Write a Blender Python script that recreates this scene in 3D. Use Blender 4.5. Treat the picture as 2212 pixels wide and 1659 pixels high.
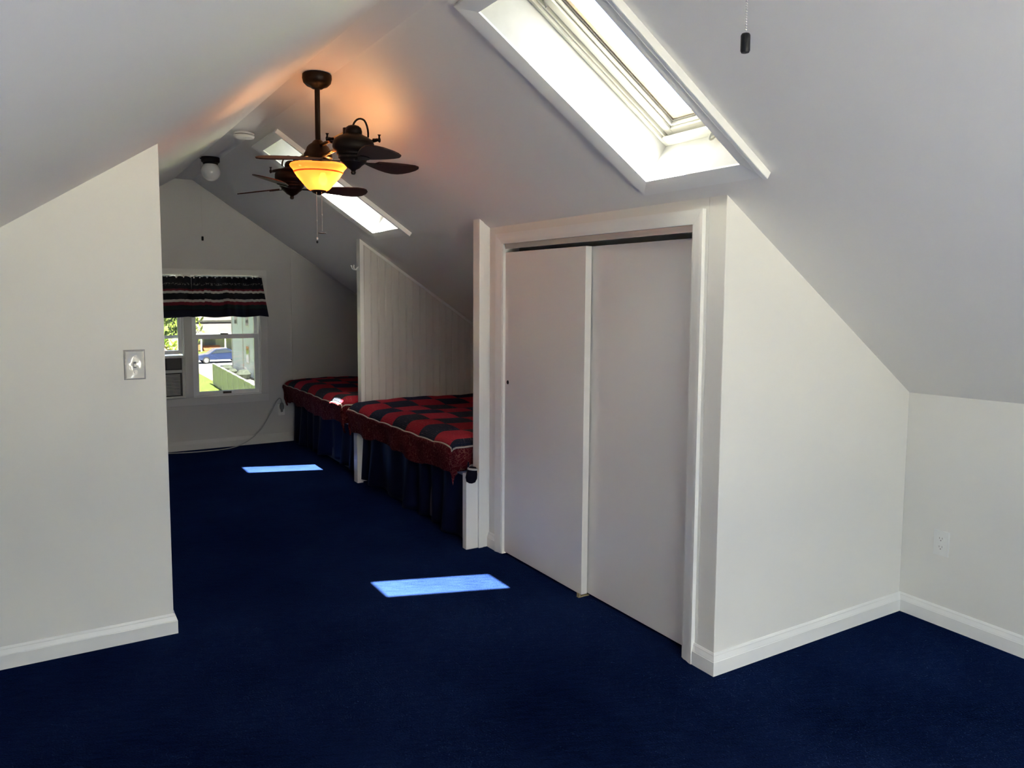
import bpy, bmesh, math, random
from mathutils import Vector, Matrix
random.seed(7)
scn = bpy.context.scene
C = scn.collection
for o in list(bpy.data.objects): bpy.data.objects.remove(o, do_unlink=True)

# ------------------------------------------------------------------ camera
FPX, PITCH, YAW, ROLL = 1650.6, -0.0859, 0.5474, 0.0058
CXO, CYO = -1.0, -53.4                      # principal point offset in photo pixels
fw = Vector((math.sin(YAW)*math.cos(PITCH), math.cos(YAW)*math.cos(PITCH), math.sin(PITCH)))
rt = Vector((math.cos(YAW), -math.sin(YAW), 0)); up = rt.cross(fw)
rt2 = rt*math.cos(ROLL) + up*math.sin(ROLL); up2 = up*math.cos(ROLL) - rt*math.sin(ROLL)
cd = bpy.data.cameras.new('camera'); cam = bpy.data.objects.new('camera', cd); C.objects.link(cam)
cam.matrix_world = Matrix((( rt2.x, up2.x, -fw.x, 0), (rt2.y, up2.y, -fw.y, 0), (rt2.z, up2.z, -fw.z, 1.5), (0, 0, 0, 1)))
cd.sensor_width = 36; cd.lens = FPX/2212*36; cd.clip_start = .03; cd.clip_end = 500
cd.shift_x = -CXO/2212; cd.shift_y = CYO/2212
scn.camera = cam

# ------------------------------------------------------------------ world, sun, exposure
SUN = Vector((-.055, .555, -1)).normalized()
wd = bpy.data.worlds.new('world'); scn.world = wd; wd.use_nodes = True
wn = wd.node_tree; wn.nodes.clear()
sky = wn.nodes.new('ShaderNodeTexSky'); sky.sky_type = 'NISHITA'; sky.sun_disc = False
sky.sun_elevation = math.asin(-SUN.z); sky.sun_rotation = math.pi - math.atan2(SUN.x, SUN.y)*0
sky.air_density = 1.0; sky.dust_density = 4.0; sky.ozone_density = 1.0
bg = wn.nodes.new('ShaderNodeBackground'); bg.inputs['Strength'].default_value = 0.21
wo = wn.nodes.new('ShaderNodeOutputWorld')
wn.links.new(sky.outputs[0], bg.inputs[0]); wn.links.new(bg.outputs[0], wo.inputs[0])
sl = bpy.data.lights.new('sun', 'SUN'); sl.energy = 40; sl.angle = math.radians(.53); sl.color = (1, .955, .855)
so = bpy.data.objects.new('sun', sl); C.objects.link(so); so.rotation_euler = SUN.to_track_quat('-Z', 'Y').to_euler(); so.location = (1, -3, 8)
vs = scn.view_settings
vs.view_transform = 'Standard'; vs.look = 'None'; vs.gamma = 1; vs.use_curve_mapping = False
vs.exposure = 2.86
scn.cycles.max_bounces = 7; scn.cycles.diffuse_bounces = 4; scn.cycles.glossy_bounces = 3; scn.cycles.transparent_max_bounces = 10
scn.cycles.caustics_reflective = False; scn.cycles.caustics_refractive = False
scn.cycles.sample_clamp_indirect = 8.0; scn.cycles.adaptive_threshold = .03

# ------------------------------------------------------------------ materials
MATS = {}
def mat(name, col, rough=.6, metal=0, noise=None, bump=None, spec=.5, sheen=0, coat=0, emit=None):
    """noise=(scale, amount) colour variation, bump=(scale, strength)"""
    m = bpy.data.materials.new(name); m.use_nodes = True; MATS[name] = m
    nt = m.node_tree; b = nt.nodes['Principled BSDF']
    b.inputs['Base Color'].default_value = (*col, 1); b.inputs['Roughness'].default_value = rough
    b.inputs['Metallic'].default_value = metal; b.inputs['Specular IOR Level'].default_value = spec
    b.inputs['Sheen Weight'].default_value = sheen; b.inputs['Coat Weight'].default_value = coat
    tc = nt.nodes.new('ShaderNodeTexCoord')
    if noise:
        n = nt.nodes.new('ShaderNodeTexNoise'); n.inputs['Scale'].default_value = noise[0]; n.inputs['Detail'].default_value = 6
        nt.links.new(tc.outputs['Object'], n.inputs['Vector'])
        mx = nt.nodes.new('ShaderNodeMix'); mx.data_type = 'RGBA'
        a = noise[1]
        mx.inputs['A'].default_value = (*[c*(1-a) for c in col], 1); mx.inputs['B'].default_value = (*[min(1, c*(1+a)) for c in col], 1)
        nt.links.new(n.outputs['Fac'], mx.inputs['Factor']); nt.links.new(mx.outputs['Result'], b.inputs['Base Color'])
    if bump:
        n = nt.nodes.new('ShaderNodeTexNoise'); n.inputs['Scale'].default_value = bump[0]; n.inputs['Detail'].default_value = 4
        nt.links.new(tc.outputs['Object'], n.inputs['Vector'])
        bp = nt.nodes.new('ShaderNodeBump'); bp.inputs['Strength'].default_value = bump[1]; bp.inputs['Distance'].default_value = .01
        nt.links.new(n.outputs['Fac'], bp.inputs['Height']); nt.links.new(bp.outputs['Normal'], b.inputs['Normal'])
    if emit:
        b.inputs['Emission Color'].default_value = (*emit[0], 1); b.inputs['Emission Strength'].default_value = emit[1]
    return m

def clear_glass(name, tint=(1, 1, 1), gloss=.06):
    m = bpy.data.materials.new(name); m.use_nodes = True; nt = m.node_tree; nt.nodes.clear(); MATS[name] = m
    o = nt.nodes.new('ShaderNodeOutputMaterial'); t = nt.nodes.new('ShaderNodeBsdfTransparent'); g = nt.nodes.new('ShaderNodeBsdfGlossy')
    t.inputs[0].default_value = (*tint, 1); g.inputs['Roughness'].default_value = .02
    x = nt.nodes.new('ShaderNodeMixShader'); x.inputs[0].default_value = gloss
    nt.links.new(t.outputs[0], x.inputs[1]); nt.links.new(g.outputs[0], x.inputs[2]); nt.links.new(x.outputs[0], o.inputs[0])
    return m

WALL = mat('wall_paint', (.83, .815, .755), .55, bump=(90, .03), noise=(2, .015))
CEIL = mat('ceiling_paint', (.84, .825, .775), .75, bump=(60, .04), noise=(1.5, .02))
TRIM = mat('trim_gloss_white', (.87, .87, .83), .32, bump=(25, .02))
DOOR = mat('closet_door_white', (.80, .785, .755), .42, bump=(40, .015))
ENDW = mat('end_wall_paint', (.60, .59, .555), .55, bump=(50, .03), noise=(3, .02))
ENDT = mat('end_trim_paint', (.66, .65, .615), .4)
PANEL = mat('panel_white', (.73, .71, .66), .5, bump=(35, .03), noise=(4, .03))
VINYL = mat('vinyl_white', (.86, .87, .86), .35)
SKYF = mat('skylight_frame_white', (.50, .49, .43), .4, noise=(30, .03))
TAN = mat('skylight_stop_tan', (.62, .50, .34), .6, noise=(60, .2))
GREYSEAL = mat('rubber_grey', (.18, .17, .15), .8, noise=(200, .5))
PLASTIC = mat('plastic_white', (.84, .84, .80), .35)
BLACK = mat('black_plastic', (.008, .008, .009), .5, spec=.2)
BRONZE = mat('oiled_bronze', (.014, .009, .006), .42, metal=.25, noise=(14, .5), spec=.15)
BLADE = mat('blade_wood', (.040, .012, .008), .5, noise=(8, .5), spec=.2)
BRASS = mat('brushed_brass', (.62, .42, .2), .25, metal=1)
CHROME = mat('chain_metal', (.6, .58, .54), .3, metal=1)
GLASSW = clear_glass('window_pane', (.29, .30, .30), .03)
GLASSB = clear_glass('clear_pane', (.93, .95, .95), .05)
GLASSS = clear_glass('skylight_pane', (.93, .95, .95), .04)
DARKGAP = mat('track_dark', (.02, .022, .025), .6)
ALU = mat('track_metal', (.62, .58, .55), .4, metal=.5)

def carpet():
    m = bpy.data.materials.new('blue_carpet'); m.use_nodes = True; nt = m.node_tree; b = nt.nodes['Principled BSDF']; L = nt.links.new; N = nt.nodes.new
    tc = N('ShaderNodeTexCoord')
    def noise(scale, detail, vec):
        n = N('ShaderNodeTexNoise'); n.inputs['Scale'].default_value = scale; n.inputs['Detail'].default_value = detail; L(vec, n.inputs['Vector']); return n.outputs['Fac']
    ro = N('ShaderNodeMapping'); ro.inputs['Rotation'].default_value = (0, 0, .42); L(tc.outputs['Object'], ro.inputs['Vector'])
    st = N('ShaderNodeMapping'); st.inputs['Scale'].default_value = (.16, 1, 1); L(ro.outputs[0], st.inputs['Vector'])
    big = noise(1.6, 4, tc.outputs['Object']); tuft = noise(150, 2, tc.outputs['Object']); streak = noise(75, 3, st.outputs[0])
    def mad(a, k, c):
        n = N('ShaderNodeMath'); n.operation = 'MULTIPLY_ADD'; L(a, n.inputs[0]); n.inputs[1].default_value = k
        if isinstance(c, float): n.inputs[2].default_value = c
        else: L(c, n.inputs[2])
        return n.outputs[0]
    f = mad(big, .9, mad(tuft, .55, mad(streak, .55, -.5)))
    r = N('ShaderNodeValToRGB'); e = r.color_ramp.elements
    e[0].position = .2; e[0].color = (.0012, .0030, .0125, 1); e[1].position = .85; e[1].color = (.0078, .0160, .054, 1)
    L(f, r.inputs[0]); L(r.outputs[0], b.inputs['Base Color'])
    bp = N('ShaderNodeBump'); bp.inputs['Strength'].default_value = .7; bp.inputs['Distance'].default_value = .006
    L(tuft, bp.inputs['Height']); L(bp.outputs[0], b.inputs['Normal'])
    b.inputs['Roughness'].default_value = 1; b.inputs['Specular IOR Level'].default_value = 0
    b.inputs['Sheen Weight'].default_value = .25; b.inputs['Sheen Roughness'].default_value = .3; b.inputs['Sheen Tint'].default_value = (.02, .09, .42, 1)
    return m
CARPET = carpet()

# ------------------------------------------------------------------ mesh helpers
class MB:
    def __init__(s): s.v = []; s.f = []
    def add(s, vs, fs):
        k = len(s.v); s.v += [tuple(v) for v in vs]; s.f += [tuple(i+k for i in f) for f in fs]; return s
    def box(s, x0, x1, y0, y1, z0, z1):
        return s.add([(x0,y0,z0),(x1,y0,z0),(x1,y1,z0),(x0,y1,z0),(x0,y0,z1),(x1,y0,z1),(x1,y1,z1),(x0,y1,z1)],
                     [(0,3,2,1),(4,5,6,7),(0,1,5,4),(1,2,6,5),(2,3,7,6),(3,0,4,7)])
    def quad(s, *p): return s.add(p, [tuple(range(len(p)))])
    def prism(s, poly, ext):
        """poly: list of 3-D points, ext: vector"""
        n = len(poly); e = Vector(ext); a = [Vector(p) for p in poly]; b = [p+e for p in a]
        return s.add(a+b, [tuple(range(n))[::-1], tuple(range(n, 2*n))] + [(i, (i+1) % n, n+(i+1) % n, n+i) for i in range(n)])
    def lathe(s, prof, seg=28, M=None):
        n = len(prof); vs = []; fs = []
        for j in range(seg):
            a = 2*math.pi*j/seg
            for r, z in prof: vs.append(Vector((r*math.cos(a), r*math.sin(a), z)))
        for j in range(seg):
            k = (j+1) % seg
            for i in range(n-1): fs.append((j*n+i, k*n+i, k*n+i+1, j*n+i+1))
        if M is not None: vs = [M @ v for v in vs]
        return s.add(vs, fs)
    def tube(s, pts, r, seg=8, caps=True):
        pts = [Vector(p) for p in pts]; n = len(pts); vs = []; fs = []
        rs = r if isinstance(r, (list, tuple)) else [r]*n
        ref = None
        for i, p in enumerate(pts):
            t = (pts[min(i+1, n-1)]-pts[max(i-1, 0)]).normalized()
            if ref is None:
                ref = t.orthogonal().normalized()
            else:
                ref = (ref - t*ref.dot(t)).normalized()
            b = t.cross(ref)
            for j in range(seg):
                a = 2*math.pi*j/seg; vs.append(p + (ref*math.cos(a)+b*math.sin(a))*rs[i])
        for i in range(n-1):
            for j in range(seg):
                k = (j+1) % seg; fs.append((i*seg+j, i*seg+k, (i+1)*seg+k, (i+1)*seg+j))
        if caps: fs += [tuple(range(seg))[::-1], tuple(range((n-1)*seg, n*seg))]
        return s.add(vs, fs)
    def sweep(s, prof, path, out):
        """profile [(d,z)] swept along straight segment path (p0,p1); out = unit horizontal vector of +d"""
        p0, p1 = Vector(path[0]), Vector(path[1]); o = Vector(out)
        return s.prism([p0 + o*d + Vector((0, 0, z)) for d, z in prof], p1-p0)
    def grid(s, fn, nu, nv):
        vs = [fn(i/nu, j/nv) for j in range(nv+1) for i in range(nu+1)]
        return s.add(vs, [(j*(nu+1)+i, j*(nu+1)+i+1, (j+1)*(nu+1)+i+1, (j+1)*(nu+1)+i) for j in range(nv) for i in range(nu)])
    def build(s, name, m, parent=None, bevel=0, smooth=False, segs=2, weld=True):
        me = bpy.data.meshes.new(name); me.from_pydata([tuple(v) for v in s.v], [], s.f)
        bm = bmesh.new(); bm.from_mesh(me)
        if weld: bmesh.ops.remove_doubles(bm, verts=bm.verts, dist=1e-5)
        bmesh.ops.recalc_face_normals(bm, faces=bm.faces)
        if bevel:
            es = [e for e in bm.edges if len(e.link_faces) == 2 and e.calc_face_angle(0) > .5]
            bmesh.ops.bevel(bm, geom=es, offset=bevel, segments=segs, affect='EDGES', profile=.6, clamp_overlap=True)
        bm.to_mesh(me); bm.free()
        if smooth:
            for p in me.polygons: p.use_smooth = True
            if smooth != 'all': me.set_sharp_from_angle(angle=math.radians(40 if smooth is True else smooth))
        me.materials.append(m)
        o = bpy.data.objects.new(name, me); C.objects.link(o)
        if parent: o.parent = parent
        return o

def tag(o, label=None, cat=None, group=None, kind=None):
    if label: o['label'] = label
    if cat: o['category'] = cat
    if group: o['group'] = group
    if kind: o['kind'] = kind
    return o
def empty(name, loc=(0, 0, 0), rz=0):
    o = bpy.data.objects.new(name, None); C.objects.link(o); o.location = loc; o.rotation_euler = (0, 0, rz); o.empty_display_size = .1
    return o
def struct(o, label, cat): return tag(o, label, cat, kind='structure')
def copy_tree(o, parent=None):
    c = o.copy(); C.objects.link(c); c.parent = parent
    for ch in list(o.children): copy_tree(ch, c)
    return c

# ------------------------------------------------------------------ room dimensions (metres; camera stands at x=0,y=0)
XC, Y1 = 2.204, 2.066          # closet front face, wall beside it
XK = 3.4465                    # right knee wall
SL = .6642; ZC = 1.8736        # roof slope, ceiling height at closet face
XR1, XR2, ZR = 1.057, 1.2115, 2.5328
XRM = (XR1+XR2)/2
YE, YB = 7.698, -3.0           # window gable, gable behind camera
XL, YL, YL2 = .4293, 3.5516, 4.5
def zr(x): return ZC - SL*(x-XC)
def zl(x): return ZR - SL*(XR1-x)
XKL = XR1-(ZR-1.05)/SL
def xk(y): return XK + .048*(min(y, Y1)-Y1)*.6
NRM = Vector((SL, 0, 1)).normalized()          # outward normal of right slope
NRL = Vector((-SL, 0, 1)).normalized()

# floor
MB().box(XKL-.3, XK+.3, YB-.2, YE+.16, -.12, 0).build('floor', CARPET)
struct(bpy.data.objects['floor'], 'dark blue carpeted attic floor with two sunlit patches', 'floor')

# ceiling with skylight holes
SKY = [(1.310, 2.085, 1.891, 2.385), (1.310, 2.085+.015, 4.925, 5.425), (1.310, 2.30, -2.6, -.7)]  # last hole: unseen rear skylight, added and enlarged for fill daylight
SKYL = [(-.08, .955, -2.6, -.7)]  # unseen rear skylight on the left slope, likewise added for fill
m = MB()
def slope_cells(holes, xa, xb, zf):
    xs = sorted({xa, xb, *[h[0] for h in holes], *[h[1] for h in holes]}); ys = sorted({YB, YE+.16, *[h[2] for h in holes], *[h[3] for h in holes]})
    for i in range(len(xs)-1):
        for j in range(len(ys)-1):
            cx, cy = (xs[i]+xs[i+1])/2, (ys[j]+ys[j+1])/2
            if any(h[0] < cx < h[1] and h[2] < cy < h[3] for h in holes): continue
            m.quad((xs[i], ys[j], zf(xs[i])), (xs[i+1], ys[j], zf(xs[i+1])), (xs[i+1], ys[j+1], zf(xs[i+1])), (xs[i], ys[j+1], zf(xs[i])))
slope_cells(SKY, XR2, XK+.25, zr)
slope_cells(SKYL, XKL-.25, XR1, zl)
m.quad((XR1, YB, ZR), (XR2, YB, ZR), (XR2, YE+.16, ZR), (XR1, YE+.16, ZR))
WD = .27
def well(h, zf, n):
    c = [Vector((h[0], h[2], zf(h[0]))), Vector((h[1], h[2], zf(h[1]))), Vector((h[1], h[3], zf(h[1]))), Vector((h[0], h[3], zf(h[0])))]
    for i in range(4):
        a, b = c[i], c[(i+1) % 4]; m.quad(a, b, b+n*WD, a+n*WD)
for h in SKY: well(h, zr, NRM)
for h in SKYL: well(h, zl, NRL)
ce = m.build('ceiling', CEIL)
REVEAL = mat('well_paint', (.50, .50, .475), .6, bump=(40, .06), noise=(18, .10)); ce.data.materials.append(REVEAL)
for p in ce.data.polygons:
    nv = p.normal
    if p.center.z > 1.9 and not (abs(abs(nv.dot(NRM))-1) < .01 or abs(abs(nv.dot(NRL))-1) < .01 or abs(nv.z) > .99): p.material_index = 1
struct(ce, 'sloped painted attic ceiling meeting at a narrow flat ridge strip', 'ceiling')

# gable walls
def gable(name, y0, y1, holes, label):
    """wall slab between y0 (room face) and y1 with rectangular holes (x0,x1,z0,z1)"""
    mb = MB()
    xa, xb = XKL-.2, XK+.2
    xs = sorted({xa, xb, XR1, XR2, *[h[0] for h in holes], *[h[1] for h in holes]})
    top = lambda x: (zl(x) if x < XR1 else ZR if x <= XR2 else zr(x)) + .004
    zs = sorted({0, *[h[2] for h in holes], *[h[3] for h in holes]})
    for y in (y0, y1):
        for i in range(len(xs)-1):
            a, b = xs[i], xs[i+1]; cx = (a+b)/2
            hs = [h for h in holes if h[0] < cx < h[1]]
            if hs:
                h = hs[0]
                mb.quad((a, y, 0), (b, y, 0), (b, y, h[2]), (a, y, h[2])); mb.quad((a, y, h[3]), (b, y, h[3]), (b, y, top(b)), (a, y, top(a)))
            else: mb.quad((a, y, 0), (b, y, 0), (b, y, top(b)), (a, y, top(a)))
    for h in holes:
        c = [(h[0], h[2]), (h[1], h[2]), (h[1], h[3]), (h[0], h[3])]
        for i in range(4):
            (xa_, za_), (xb_, zb_) = c[i], c[(i+1) % 4]
            mb.quad((xa_, y0, za_), (xb_, y0, zb_), (xb_, y1, zb_), (xa_, y1, za_))
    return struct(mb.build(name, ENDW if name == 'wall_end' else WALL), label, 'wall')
WX0, WX1, WZ0, WZ1 = .472, 1.796, .50, 1.690
WCH = 1.657                    # lower edge of the head casing
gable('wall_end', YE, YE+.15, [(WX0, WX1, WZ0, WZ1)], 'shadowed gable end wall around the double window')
BX0, BX1, BZ0, BZ1 = .05, 2.20, .35, 1.72  # opening of the unseen back window, made wide to brighten the room
gable('wall_back', YB, YB-.15, [(BX0, BX1, BZ0, BZ1)], 'gable wall behind the viewer with an added wide window')
# knee walls
m = MB(); xa_, xb_ = xk(YB), xk(Y1)
m.add([(xa_, YB, 0), (xb_, Y1, 0), (xb_, Y1, zr(xb_)+.002), (xa_, YB, zr(xa_)+.002), (xa_+.09, YB, 0), (xb_+.09, Y1, 0), (xb_+.09, Y1, zr(xb_+.09)+.002), (xa_+.09, YB, zr(xa_+.09)+.002)],
      [(0, 1, 2, 3), (4, 7, 6, 5), (0, 4, 5, 1), (1, 5, 6, 2), (2, 6, 7, 3), (3, 7, 4, 0)])
struct(m.build('wall_knee_right', WALL), 'low white knee wall at the right edge with an outlet', 'wall')
struct(MB().box(XK, XK+.09, Y1, YE, 0, zr(XK)).build('wall_knee_nook', PANEL), 'low knee wall behind the closet and beds', 'wall')
struct(MB().box(XKL-.09, XKL, YB, YE, 0, zl(XKL)).build('wall_knee_left', WALL), 'low knee wall on the far left side', 'wall')
# wall beside closet
struct(MB().prism([(XC, Y1, 0), (xk(Y1), Y1, 0), (xk(Y1), Y1, zr(xk(Y1))+.003), (XC, Y1, zr(XC)+.003)], (0, .09, 0)).build('wall_right', WALL, bevel=.003),
       'bright white wall with sloping top right of the closet', 'wall')
# left partition block
struct(MB().prism([(XKL, YL, 0), (XL, YL, 0), (XL, YL, zl(XL)+.003), (XKL, YL, zl(XKL)+.003)], (0, YL2-YL, 0)).build('wall_left', WALL, bevel=.003),
       'white partition wall with the light switch on the left', 'wall')
# closet face wall with door opening
YA = 3.8605; DY0, DY1, DZ = 2.2294, 3.711, 1.7752
m = MB()
m.box(XC, XC+.10, Y1+.09, DY0, 0, ZC-.02).box(XC, XC+.10, DY1, YA, 0, ZC-.02).box(XC, XC+.10, DY0, DY1, DZ, ZC-.02)
m.quad((XC, Y1+.09, ZC-.02), (XC, YA, ZC-.02), (XC, YA, ZC+.002), (XC, Y1+.09, ZC+.002))
struct(m.build('wall_closet', WALL), 'narrow white wall framing the sliding closet doors', 'wall')

# baseboards -------------------------------------------------------------
BBP = [(0, 0), (.015, 0), (.015, .056), (.0135, .058), (.0135, .060), (.007, .077), (.007, .080), (.0025, .0885), (0, .0885)]
def bb(name, p0, p1, out, label, m0=0, m1=0, bm_=None):
    p0, p1, o_ = Vector(p0), Vector(p1), Vector(out); d_ = (p1-p0).normalized(); n_ = len(BBP)
    vs = [p0+o_*d-d_*(d*m0)+Vector((0, 0, z)) for d, z in BBP] + [p1+o_*d+d_*(d*m1)+Vector((0, 0, z)) for d, z in BBP]
    mb = MB().add(vs, [tuple(range(n_)), tuple(range(n_, 2*n_))[::-1]] + [(i, (i+1) % n_, n_+(i+1) % n_, n_+i) for i in range(n_)])
    return struct(mb.build(name, bm_ or TRIM, smooth=20), label, 'baseboard')
bb('baseboard_right', (XC, Y1, 0), (xk(Y1), Y1, 0), (0, -1, 0), 'white baseboard under the wall right of the closet', 1, -1)
bb('baseboard_knee', (xk(Y1), Y1, 0), (xk(YB), YB, 0), (-1, 0, 0), 'white baseboard under the right knee wall', -1, -1)
bb('baseboard_closet', (XC, Y1, 0), (XC, 2.174, 0), (-1, 0, 0), 'short white baseboard beside the closet casing', 1, 0)
bb('baseboard_closet_far', (XC, 3.772, 0), (XC, YA, 0), (-1, 0, 0), 'tiny baseboard piece between closet casing and nook divider')
bb('baseboard_left', (XKL, YL, 0), (XL, YL, 0), (0, -1, 0), 'white baseboard along the left partition wall', 0, 1)
bb('baseboard_left_return', (XL, YL, 0), (XL, YL2, 0), (1, 0, 0), 'white baseboard on the passage side of the partition', 1, 0)
bb('baseboard_end', (XKL, YE, 0), (2.10, YE, 0), (0, -1, 0), 'white baseboard under the double window', 0, 0, ENDT)
# closet casing (one structure with three mitred boards)
CP = [(0, 0), (.008, 0), (.011, .010), (.011, .020), (.015, .034), (.018, .046), (.018, .057), (0, .057)]   # (thickness, width from opening)
cas = empty('trim_closet', (0, 0, 0)); struct(cas, 'white moulded casing around the closet opening', 'trim')
def casing_side(ysign, yin):
    vs = []
    n = len(CP)
    for z_in, zz in ((0, 0), (1, DZ)):
        for t, w in CP: vs.append((XC-t, yin+ysign*w, zz + (w if z_in else 0)))
    fs = [tuple(range(n)), tuple(range(n, 2*n))[::-1]] + [(i, (i+1) % n, n+(i+1) % n, n+i) for i in range(n)]
    return MB().add(vs, fs).build('casing_board', TRIM, cas, smooth=30)
casing_side(-1, DY0); casing_side(1, DY1)
vs = []; n = len(CP)
for yy, sg in ((DY0, -1), (DY1, 1)):
    for t, w in CP: vs.append((XC-t, yy+sg*w, DZ+w))
MB().add(vs, [tuple(range(n)), tuple(range(n, 2*n))[::-1]] + [(i, (i+1) % n, n+(i+1) % n, n+i) for i in range(n)]).build('casing_board', TRIM, cas, smooth=30)
MB().box(XC-.006, XC+.10, DY1-.008, DY1, 0, DZ-.0).build('jamb', TRIM, cas, bevel=.001)
MB().box(XC-.006, XC+.10, DY0, DY0+.008, 0, DZ).build('jamb', TRIM, cas, bevel=.001)

# closet doors and track
d = empty('door_1', (2.2145, 3.33, 0)); struct(d, 'front sliding closet door, the left panel with a finger pull', 'door')
MB().box(0, .036, 2.957-3.33, 3.703-3.33, .012, 1.728).build('door_panel', DOOR, d, bevel=.0015)
pl = MB().lathe([(0, .0008), (.0085, .0008), (.009, .0018), (.011, .0018), (.0115, 0), (.0115, -.004)], 20, Matrix.Translation((0, 3.672-3.33, 1.0)) @ Matrix.Rotation(-math.pi/2, 4, 'Y')).build('finger_pull', BLACK, d, smooth=True)
d = empty('door_2', (2.2575, 2.61, 0)); struct(d, 'rear sliding closet door, the right panel behind the first', 'door')
MB().box(0, .036, 2.2385-2.61, 3.0-2.61, .012, 1.728).build('door_panel', DOOR, d, bevel=.0015)
MB().lathe([(0, .0008), (.0085, .0008), (.009, .0018), (.011, .0018), (.0115, 0), (.0115, -.004)], 20, Matrix.Translation((0, 2.262-2.61, 1.0)) @ Matrix.Rotation(-math.pi/2, 4, 'Y')).build('finger_pull', BLACK, d, smooth=True)
tk = empty('trim_door_track', (XC, 2.97, 1.76)); struct(tk, 'white metal sliding door track under the closet header', 'trim')
pr = [(0.004, .0145), (-.002, .0145), (-.002, .006), (-.001, .0), (.001, -.008), (.001, -.012), (.004, -.014), (.006, -.013), (.006, .0145)]
MB().prism([(dx, -.735, z) for dx, z in pr], (0, 1.455, 0)).build('track_fascia', ALU, tk, smooth=True)
MB().box(.03, .095, -.735, .72, .004, .0145).build('track_channel', DARKGAP, tk)
g = empty('floor_guide', (2.214, 2.965, 0)); tag(g, 'small ivory plastic door guide on the carpet under the closet doors', 'door guide')
MB().box(-.016, .05, -.010, .010, 0, .004).build('base_plate', mat('ivory_plastic', (.45, .36, .2), .4), g, bevel=.0015)
MB().box(-.012, -.007, -.012, .012, .004, .02).build('guide_fin', MATS['ivory_plastic'], g, bevel=.001)

# nook dividers -----------------------------------------------------------
XP, XQ, TP = 2.131, 2.0517, .063
def divider(name, ya, label, planks):
    root = empty(name, (XP, ya, 0)); struct(root, label, 'wall')
    w = lambda x, e=0: zr(x)+.003
    # core panel
    a = .016 if planks else .0
    MB().prism([(.03, a, 0), (XK-XP, a, 0), (XK-XP, a, w(XK)), (.03, a, w(XP+.03))], (0, TP-2*a if planks else TP, 0)).build('core_panel', PANEL if planks else TRIM, root)
    # end trim, room edge
    MB().prism([(0, -.006, 0), (.0, -.006, w(XP)-.0), (.030, -.006, w(XP+.03)), (.030, -.006, 0)], (0, TP+.012, 0)).build('end_trim', TRIM, root, bevel=.002)
    if planks:
        x = .0315; pw = .0605; k = 0
        while x < XK-XP-.02:
            xe = min(x+pw, XK-XP)
            prof = [(0, .006), (.003, .011), (.0055, .012), (.0085, .0085), (.0105, .012), (pw-.003, .012), (pw, .006)]
            sc = (xe-x)/pw
            vs = []
            for zt in (0, 1):
                for dx, t in prof:
                    xx = x+dx*sc; vs.append((xx, a-t, w(XP+xx)*zt))
                for xx in (xe, x): vs.append((xx, a, w(XP+xx)*zt))
            nn = len(prof)+2
            MB().add(vs, [tuple(range(nn)), tuple(range(nn, 2*nn))[::-1]] + [(i, (i+1) % nn, nn+(i+1) % nn, nn+i) for i in range(nn)]).build('plank', PANEL, root)
            x = xe; k += 1
        # sloped top moulding under the ceiling
        x0, x1 = .03, XK-XP
        MB().prism([(x0, -.002, w(XP+x0)-.0), (x0, -.002, w(XP+x0)-.028), (x1, -.002, w(XP+x1)-.028), (x1, -.002, w(XP+x1))], (0, .012, 0)).build('top_moulding', TRIM, root, bevel=.002)
    return root
dA = divider('wall_divider_near', YA, 'white divider wall between closet and nearer bed', False)
YBD = 5.8067
dB = divider('wall_divider_far', YBD, 'white beadboard divider wall between the two beds', True)
struct(MB().box(XQ, XP-.001, YA+.004, YA+.050, 0, .452).build('trim_post_1', TRIM, bevel=.003), 'short white post at the near corner of the nearer bed', 'post')
struct(MB().box(XQ, XP-.030, 5.690, 5.770, 0, .450).build('trim_post_2', TRIM, bevel=.003), 'short white post between the two beds', 'post')
struct(MB().box(XP-.029, XP+.05, YBD-.075, YBD-.013, 0, .065).build('trim_block', TRIM, bevel=.004), 'low white block at the foot of the post between the beds', 'trim')

# corner strip on the end wall
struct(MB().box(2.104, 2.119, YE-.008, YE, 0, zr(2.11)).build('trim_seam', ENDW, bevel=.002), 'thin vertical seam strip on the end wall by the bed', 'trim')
struct(MB().prism([(2.12, YE-.006, zr(2.12)), (XK, YE-.006, zr(XK)), (XK, YE-.006, zr(XK)-.02), (2.12, YE-.006, zr(2.12)-.02)], (0, .006, 0)).build('trim_gable', ENDW), 'thin sloping strip where end wall meets ceiling', 'trim')

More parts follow.
